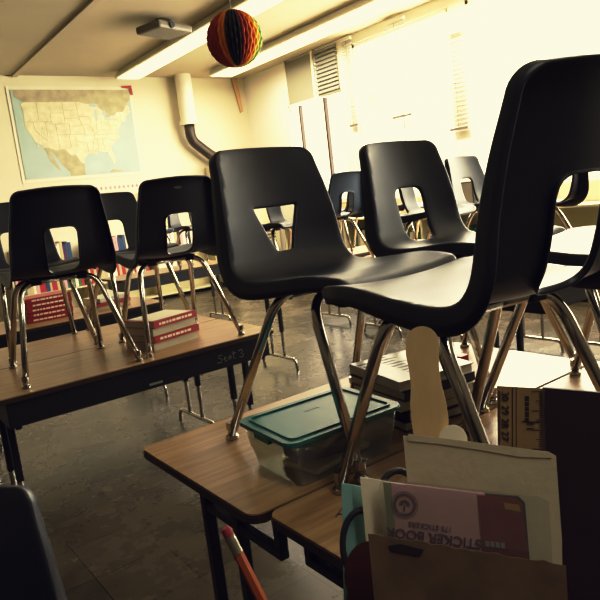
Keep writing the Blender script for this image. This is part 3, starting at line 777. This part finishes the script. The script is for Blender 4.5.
# projector
t = empty('projector', (3.55, 6.95, CZ), 'small dark projector mounted on the ceiling at the top left', 'projector', .3)
bm = bmesh.new(); lathe(bm, [(.09, -.015), (.09, 0)], 20); fin(bm, 'ceiling_plate', M['grey'], t)
bm = bmesh.new(); tube(bm, [(0, 0, -.08), (0, 0, -.01)], .03, 12); fin(bm, 'pole', M['grey'], t)
bm = bmesh.new(); box(bm, (-.26, -.20, -.16), (.26, .20, -.07), .03); fin(bm, 'projector_body', M['grey'], t)
bm = bmesh.new(); tube(bm, [(-.08, -.22, -.115), (-.08, -.19, -.115)], .035, 16); fin(bm, 'projector_lens', M['dark_screen'], t)

# honeycomb ball
def ball():
    c = Vector((0, 0, H)) + ray(234.5, 39)*4.25; R = .182
    t = empty('honeycomb_ball', c, 'striped tissue-paper honeycomb ball hanging from the ceiling', 'decoration', math.radians(20))
    cols = ['ball_'+c for c in 'yellow green red orange yellow green red red red red orange dark dark red orange yellow green yellow orange red'.split()]
    names = sorted(set(cols)); bm = bmesh.new(); n = 40; per = 6; seg = 28; grid = []
    for j in range(seg+1):
        ph = PI*j/seg; row = []
        for i in range(n*per):
            a = 2*PI*i/(n*per); f = abs(math.sin(a*n/2)); hc = .006*math.sin(ph*40+(PI if (i//per) % 2 else 0))
            r = R*(.90+.10*f**.6)+hc*f; r = max(r*math.sin(ph), .002) 
            row.append(bm.verts.new((r*math.cos(a), r*math.sin(a), R*math.cos(ph)*(1-.05*math.exp(-(ph-PI)**2*30)))))
        grid.append(row)
    for j in range(seg):
        for i in range(n*per):
            k = (i+1) % (n*per); f = bm.faces.new((grid[j][i], grid[j+1][i], grid[j+1][k], grid[j][k])); f.material_index = names.index(cols[(i//per//1) % 40 // 2])
    o = fin(bm, 'tissue_body', [M[x] for x in names], t)
    bm = bmesh.new(); tube(bm, [(0, 0, R*.95), (0, 0, CZ-c.z)], .0016, 6); fin(bm, 'hanging_string', M['white'], t)
ball()

# flue pipe, elbow and heater
t = empty('flue_pipe', (5.16, YB-.20, 2.75), 'white wall flue pipe ending in a dark elbow at the back wall', 'pipe')
bm = bmesh.new(); tube(bm, [(0, 0, 0), (0, 0, CZ-2.75)], .13, 24); fin(bm, 'white_pipe', M['white'], t, ang=40)
bm = bmesh.new(); tube(bm, [(0, 0, -.01), (0, 0, .05)], .15, 24); fin(bm, 'collar', M['white'], t, ang=40)
bm = bmesh.new(); tube(bm, fillet([(0, 0, .0), (0, 0, -.26), (.42, -.02, -.60), (.80, -.03, -.62)], .22, 10), .085, 20); fin(bm, 'dark_elbow', M['darkpipe'], t, smooth=True)
t = empty('wall_heater', (5.93, YB-.33, 0), 'tall cream heater cabinet in the far right corner of the back wall', 'heater')
bm = bmesh.new(); box(bm, (-.50, -.30, .05), (.48, .30, 2.05), .02); fin(bm, 'cabinet', M['cream'], t)
bm = bmesh.new()
for k in range(10): box(bm, (-.40, -.312, .3+k*.06), (.38, -.30, .33+k*.06), .002)
fin(bm, 'grille', M['grey'], t); boxo('plinth', (-.46, -.27, 0), (.44, .27, .05), M['grey'], t)
bm = bmesh.new(); slab(bm, [(6.19, YB-.02, 3.52), (6.30, YB-.02, 3.52), (6.345, YB-.02, 2.96), (6.29, YB-.02, 2.94)], Vector((0, -.02, 0)))
tag(fin(bm, 'wood_strip', M['tan']), 'tan wooden strip fixed near the top of the back wall corner', 'wood strip')

# ------------------------------------------------------------------ wall map
LON0, LON1, LAT0, LAT1 = -128.5, -66.2, 21.5, 53.5
def make_map():
    x0, x1, z0, z1 = 2.46, 4.33, 2.02, 3.38; yy = YB-.012
    t = empty('wall_map', (x0, yy, z0), 'large faded paper map of the country taped to the back wall', 'map'); W, Hh = x1-x0, z1-z0
    bm = bmesh.new(); n = 24       # paper with slight waves
    g = [[bm.verts.new((W*i/n, .006*math.sin(i*.9)*(.5+.5*j/10), Hh*j/10)) for i in range(n+1)] for j in range(11)]
    for j in range(10):
        for i in range(n): bm.faces.new((g[j][i], g[j][i+1], g[j+1][i+1], g[j+1][i]))
    fin(bm, 'sheet', M['paper'], t, smooth=True)
    m = .05
    def ll(lo, la, y): lo = min(lo, LON1); return Vector((m+(lo-LON0)/(LON1-LON0)*(W-2*m), y, m+(la-LAT0)/(LAT1-LAT0)*(Hh-2*m)))
    def pl(name, pts, y, mt):
        from mathutils.geometry import tessellate_polygon
        vs = [ll(a, b, y) for a, b in pts]; bm = bmesh.new(); bv = [bm.verts.new(v) for v in vs]
        for tri in tessellate_polygon([vs]):
            try: bm.faces.new([bv[i] for i in tri])
            except ValueError: pass
        return fin(bm, name, M[mt], t)
    pl('sea', [(LON0, LAT0), (LON1, LAT0), (LON1, LAT1), (LON0, LAT1)], -.008, 'ocean')
    usa = [(-124.7, 48.4), (-123, 49), (-95.2, 49), (-94.6, 48.7), (-92, 48.3), (-89.6, 48), (-88.4, 48.3), (-84.8, 46.8), (-84.5, 46.4), (-82.5, 45.3), (-82.4, 43), (-83.1, 42), (-81.5, 42.3), (-79, 42.8), (-79.1, 43.4), (-76.5, 43.9), (-75, 44.9), (-71.5, 45), (-70.3, 46.2), (-69.2, 47.4), (-67.8, 47.1), (-67.8, 45.7), (-67, 44.8), (-70.2, 43.6), (-70.7, 42.2), (-70, 41.7), (-71.5, 41.4), (-74, 40.8), (-74.1, 39.6), (-75.5, 38.5), (-75.9, 37), (-75.7, 35.3), (-77.8, 34), (-79.2, 33.2), (-81.2, 31.6), (-81.4, 30.2), (-80.2, 27.2), (-80.2, 25.4), (-81.2, 25.2), (-82.7, 27.8), (-83.8, 30), (-85.3, 29.8), (-88, 30.3), (-89.6, 30.1), (-89.3, 29.1), (-91.5, 29.5), (-93.8, 29.7), (-95, 29.1), (-97.2, 27.6), (-97.3, 25.9), (-99.3, 26.6), (-101, 29.4), (-102.6, 29.8), (-103.2, 29), (-104.8, 30.3), (-106.5, 31.8), (-108.2, 31.8), (-111, 31.3), (-114.8, 32.5), (-117.1, 32.5), (-118.4, 33.8), (-120.6, 34.6), (-122, 37), (-123.8, 39.3), (-124.4, 40.4), (-124.1, 43), (-124, 46.2)]
    cty = pl('country', usa, -.012, 'land')
    pl('northern_neighbour', [(-123, 49), (-127.4, 51), (-127.4, 53.4), (-63.6, 53.4), (-63.6, 50.2), (-66, 50), (-70, 47), (-69.2, 47.4), (-70.3, 46.2), (-71.5, 45), (-75, 44.9), (-76.5, 43.9), (-79.1, 43.4), (-82.4, 43), (-82.5, 45.3), (-84.5, 46.4), (-88.4, 48.3), (-92, 48.3), (-95.2, 49)], -.010, 'land2')
    pl('southern_neighbour', [(-117.1, 32.5), (-114.8, 32.5), (-111, 31.3), (-108.2, 31.8), (-106.5, 31.8), (-103.2, 29), (-101, 29.4), (-97.3, 25.9), (-97.8, 22.5), (-97.4, 21.6), (-105.5, 21.6), (-105.7, 23), (-109, 26), (-112.5, 30.5), (-114.5, 31), (-112, 27), (-110, 23.3), (-112.2, 25), (-115, 28), (-115.8, 30.2)], -.011, 'land2')
    pl('island', [(-84.5, 22), (-82, 23.1), (-79, 22.6), (-76, 21.6), (-80, 21.9)], -.011, 'land2')
    for cx, cy, rx, ry in ((-87, 43.8, .9, 2.2), (-82.3, 44.6, 1.2, 1.2), (-87.5, 47.6, 2.6, .7), (-81, 42.3, 2, .4), (-77.8, 43.6, 1.5, .3), (-112.5, 41.2, .6, .6)):
        lk = bmesh.new(); vs = [ll(cx+rx*math.cos(a), cy+ry*math.sin(a), -.0135) for a in [2*PI*k/14 for k in range(14)]]; lk.faces.new([lk.verts.new(v) for v in vs]); fin(lk, 'lake', M['ocean'], t)
    # state lines and mountain ridges as thin relief
    sl = bmesh.new()
    def line(pts, r=.0022): tube(sl, [ll(a, b, -.0128) for a, b in pts], r, 4)
    for p in ([(-117, 49), (-117, 46), (-117, 42)], [(-124, 42), (-111, 42)], [(-120, 42), (-120, 39), (-114.6, 35)], [(-114, 42), (-114, 36)], [(-111, 45), (-104, 45)], [(-111, 45), (-111, 41), (-102, 41)], [(-109, 41), (-109, 31.5)], [(-104, 49), (-104, 41)], [(-102, 41), (-102, 37)], [(-109, 37), (-94.6, 37)], [(-103, 37), (-103, 32), (-106.5, 32)], [(-104, 43), (-98, 43), (-96.5, 42.5)], [(-104, 46), (-96.5, 46)], [(-96.8, 49), (-96.5, 43.5), (-95.3, 40)], [(-102, 40), (-95.3, 40)], [(-96.5, 43.5), (-91.2, 43.5)], [(-95.6, 40.6), (-91.5, 40.6)], [(-94.6, 40), (-94.6, 36.5), (-89.5, 36.5)], [(-100, 36.5), (-100, 34.6), (-94.4, 33.6), (-94, 30)], [(-91.2, 43.5), (-90.2, 41.8), (-91.4, 40.4), (-89.2, 37), (-91, 33), (-91.5, 31), (-89.7, 30.2)], [(-87.5, 42), (-87.5, 38)], [(-84.8, 41.7), (-84.8, 39)], [(-89, 37), (-85, 38.5), (-82.5, 38.4)], [(-89.5, 36.5), (-81.7, 36.6), (-76, 36.5)], [(-90, 35), (-83, 35), (-78.6, 33.9)], [(-88.2, 35), (-88.4, 30.3)], [(-85.5, 35), (-85, 31)], [(-87.5, 31), (-82, 30.6)], [(-80.5, 42), (-80.5, 39.8), (-75.8, 39.8)], [(-79.8, 42), (-75.3, 42), (-74.7, 41)], [(-73.4, 45), (-73.4, 41.2)]):
        line(p)
    fin(sl, 'state_lines', M['stateline'], t)
    rd = bmesh.new(); rd.from_mesh(cty.data); random.seed(5)
    for k in range(46):
        a = random.uniform(0, 1); lo = -121.5+a*13+random.uniform(-1.5, 1.5); la = 47.5-random.uniform(0, 14)
        c = ll(lo, la, -.014); s = random.uniform(.015, .03); f = rd.faces.new([rd.verts.new(c+Vector(v)*s) for v in ((-.5, 0, -1), (.5, 0, -1.2), (.15, 0, 1.3))]); f.material_index = 1
    rd.to_mesh(cty.data); rd.free(); cty.data.materials.append(M['lake'])
    bm = bmesh.new(); slab(bm, [(W-.16, -.012, Hh+.005), (W+.0, -.012, Hh+.015), (W+.01, -.012, Hh-.13), (W-.03, -.012, Hh-.13), (W-.04, -.012, Hh-.035), (W-.16, -.012, Hh-.02)], Vector((0, -.004, 0)))
    fin(bm, 'corner_tape', M['red'], t)
M['stateline'] = mat('state_line', '9a8a66', .6)
make_map()

# patterned border strip and row of papers below the map
t = empty('border_strip', (2.3, YB-.001, 1.80), 'long pinkish patterned paper border pinned below the map', 'border')
boxo('strip', (0, -.004, 0), (2.95, 0, .10), M['paper'], t)
bm = bmesh.new()
for k in range(40): slab(bm, [(.03+k*.073, -.004, .05), (.055+k*.073, -.004, .085), (.08+k*.073, -.004, .05), (.055+k*.073, -.004, .015)], Vector((0, -.002, 0)))
fin(bm, 'pink_diamonds', M['trimpink'], t)
random.seed(11)
for k in range(14):
    x = 3.35+k*.135; h = random.uniform(.16, .26); bm = bmesh.new()
    slab(bm, [(-.05, 0, 0), (.05, 0, random.uniform(0, .03)), (.055, 0, h), (0, 0, h+random.uniform(0, .04)), (-.055, 0, h-.01)], Vector((0, -.003, 0)))
    o = fin(bm, 'pinned_paper', M['paper'] if k % 3 else M['beige']); o.location = (x, YB-.0005, 1.50); tag(o, 'small pale cut-out pinned in the row below the patterned border', 'paper cut-out', 'cut-outs pinned below the border')

# low bookcase along the back wall
def bookcase(name, x0, x1, y0, y1, h, levels, label, m, axis='x'):
    t = empty(name, (x0, y0, 0), label, 'bookcase'); w, d = x1-x0, y1-y0; bm = bmesh.new()
    if axis == 'x':
        box(bm, (0, d-.012, 0), (w, d, h)); n = 3
        for k in range(n+1): xx = (w-.022)*k/n; box(bm, (xx, 0, 0), (xx+.022, d-.012, h))
    else:
        box(bm, (w-.012, 0, 0), (w, d, h)); n = 4
        for k in range(n+1): yy = (d-.022)*k/n; box(bm, (0, yy, 0), (w-.012, yy+.022, h))
    fin(bm, 'carcass', m, t)
    for z in levels: boxo('shelf', (.001, .001, z) if axis == 'x' else (.001, .001, z), (w-.001, d-.013, z+.022) if axis == 'x' else (w-.013, d-.001, z+.022), m, t)
    boxo('bookcase_top', (-.01, -.01, h), (w+.01, d, h+.025), m, t, .003)
    return t
BX0, BX1, BY0 = 2.0, 5.25, 9.55
bookcase('low_bookcase', BX0, BX1, BY0, 9.88, .80, (.06, .42), 'long low cream bookcase along the back wall', M['cream'])
def book_row(x0, x1, y, z, axis, hh, group, lab, cols, sgn=-1, n_max=40):
    x = x0; k = 0; names = {'red': 'red', 'green': 'green', 'blue': 'blue', 'beige': 'beige', 'paper': 'white', 'pink': 'pink', 'purple': 'purple', 'maroon': 'maroon', 'teal': 'teal'}
    while x < x1-.05 and k < n_max:
        w = random.uniform(.03, .06); h = hh*random.uniform(.75, 1); c = random.choice(cols); d = .2
        lo, hi = ((0, 0, 0), (w, d, h)) if axis == 'x' else ((0, 0, 0), (d, w, h))
        o = boxo('shelf_book', lo, hi, M[c], None, .003); o.location = (x, y, z) if axis == 'x' else (y, x, z)
        tag(o, names[c]+' spine among the upright books '+lab, 'book', group+', '+names[c]+' spines'); x += w+.002; k += 1
random.seed(21)
book_row(2.05, 3.05, 9.60, .443, 'x', .30, 'books on the upper shelf at the back wall', 'on the upper shelf of the back wall bookcase', ['beige', 'paper', 'blue', 'red', 'green', 'pink'])
book_row(3.12, 4.10, 9.60, .443, 'x', .28, 'books on the upper shelf at the back wall', 'on the upper shelf of the back wall bookcase', ['beige', 'paper', 'paper', 'red', 'beige'])
book_row(2.05, 2.9, 9.60, .826, 'x', .32, 'books on top of the back wall bookcase', 'on top of the back wall bookcase', ['blue', 'pink', 'paper', 'purple', 'beige'])
book_row(3.10, 3.75, 9.60, .826, 'x', .30, 'books on top of the back wall bookcase', 'on top of the back wall bookcase', ['blue', 'pink', 'paper', 'blue'])
book_row(4.15, 5.0, 9.60, .826, 'x', .34, 'books on top of the back wall bookcase', 'on top of the back wall bookcase', ['paper', 'maroon', 'pink', 'paper', 'beige'])
for x, c, lb in ((4.22, 'paper', 'white'), (4.62, 'beige', 'beige'), (3.3, 'cream', 'cream')):
    t = empty('storage_box', (x, 9.60, .4425 if x > 4 else .0825), lb+' lidded box in the back wall bookcase', 'box')
    boxo('box_body', (0, 0, 0), (.32, .24, .20), M[c], t, .004); boxo('box_lid', (-.008, -.008, .20), (.328, .248, .235), M[c], t, .004)
# counter under the windows
bookcase('window_counter', 6.02, 6.44, 2.6, 8.6, .96, (.06, .50), 'long low counter shelf under the windows', M['cream'], 'y')
for ya, yb in ((4.3, 5.50), (5.64, 6.9)): book_row(ya, yb, 6.06, .523, 'y', .30, 'books in the counter under the windows', 'in the counter under the windows', ['green', 'green', 'beige', 'green', 'paper'])
for k, y in enumerate((5.02, 5.34)):
    t = empty('computer_monitor', (6.22, y, .985), ['dark monitor on the window counter, right one of the pair', 'dark monitor on the window counter, left one of the pair'][k], 'monitor')
    bm = bmesh.new(); box(bm, (-.03, -.13, .04), (.03, .13, .34), .008); fin(bm, 'casing', M['dark_screen'], t)
    boxo('stand', (-.015, -.03, .006), (.015, .03, .06), M['dark_screen'], t); boxo('base', (-.08, -.09, 0), (.08, .09, .008), M['dark_screen'], t, .002)
    boxo('screen', (-.032, -.115, .06), (-.0295, .115, .325), M['grey'], t)
t = empty('tissue_box', (6.2, 6.35, .985), 'small red box on the window counter seen through the arched hole', 'box')
boxo('box_body', (-.06, -.12, 0), (.06, .12, .09), M['red'], t, .004)
bm = bmesh.new(); slab(bm, [(-.02, -.04, .09), (.0, .0, .14), (.02, .05, .09)], Vector((.01, 0, 0))); fin(bm, 'tissue', M['paper'], t)

# red juice-carton-like box behind the legs on the near table
t = empty('small_red_carton', (1.60, 1.36, T), 'small red carton standing behind the legs of the nearest chair', 'carton')
boxo('carton_body', (-.02, -.016, 0), (.02, .016, .085), M['red'], t, .002); boxo('carton_label', (-.014, -.0172, .02), (.014, -.0158, .05), M['paper'], t)

# a chair standing on the floor at the lower left
chair('arch', -.01, 1.375, .0, math.radians(150), 'dark chair standing on the floor in the lower left corner', 'chairs standing on the floor')

# ------------------------------------------------------------------ light
w = bpy.data.worlds.new('sky'); bpy.context.scene.world = w; w.use_nodes = True
w.node_tree.nodes['Background'].inputs[0].default_value = (1, .95, .82, 1); w.node_tree.nodes['Background'].inputs[1].default_value = 2.2
for i, (a, b) in enumerate(opens):
    l = bpy.data.lights.new('window_daylight', 'AREA'); l.shape = 'RECTANGLE'; l.size = (b-a)*1.2; l.size_y = 2.4; l.energy = (75, 175, 300, 250, 120)[i]; l.color = (1, .965, .90)
    o = bpy.data.objects.new('window_daylight', l); C.objects.link(o); o.location = (XW+.5, (a+b)/2, 2.4); o.rotation_euler = (0, math.radians(82), 0)
for x, y, e in ((4.15, 7.6, 22), (5.63, 7.4, 60), (5.63, 4.4, 90), (.6, -1.1, 30)):      # tubes of the strip lights; the last is added fill, out of view
    l = bpy.data.lights.new('strip_and_fill_light', 'AREA'); l.shape = 'RECTANGLE'; l.size = .2; l.size_y = 2.8; l.energy = e; l.color = (1, .95, .86)
    o = bpy.data.objects.new('strip_and_fill_light', l); C.objects.link(o); o.location = (x, y, CZ-.118)

sc = bpy.context.scene
vs = sc.view_settings; vs.view_transform = 'Standard'; vs.look = 'None'; vs.exposure = 0
vs.use_curve_mapping = True; cm = vs.curve_mapping; cm.extend = 'HORIZONTAL'
def setc(c, pts):
    while len(c.points) > 2: c.points.remove(c.points[1])
    c.points[0].location = pts[0]; c.points[-1].location = pts[-1]
    for p in pts[1:-1]: c.points.new(*p)
setc(cm.curves[3], [(0, 0), (.04, .028), (.2, .2), (.5, .68), (.8, .925), (.97, .9695), (1, .97)])
setc(cm.curves[0], [(0, .0018), (.25, .255), (.6, .63), (.92, .959), (1, .96)]); setc(cm.curves[1], [(0, .0016), (.25, .245), (.6, .58), (.92, .869), (1, .87)]); setc(cm.curves[2], [(0, .005), (.25, .215), (.6, .44), (.92, .575), (1, .577)])
cm.update()
sc.cycles.use_denoising = True; sc.cycles.max_bounces = 8; sc.cycles.transparent_max_bounces = 16; sc.cycles.sample_clamp_indirect = 6
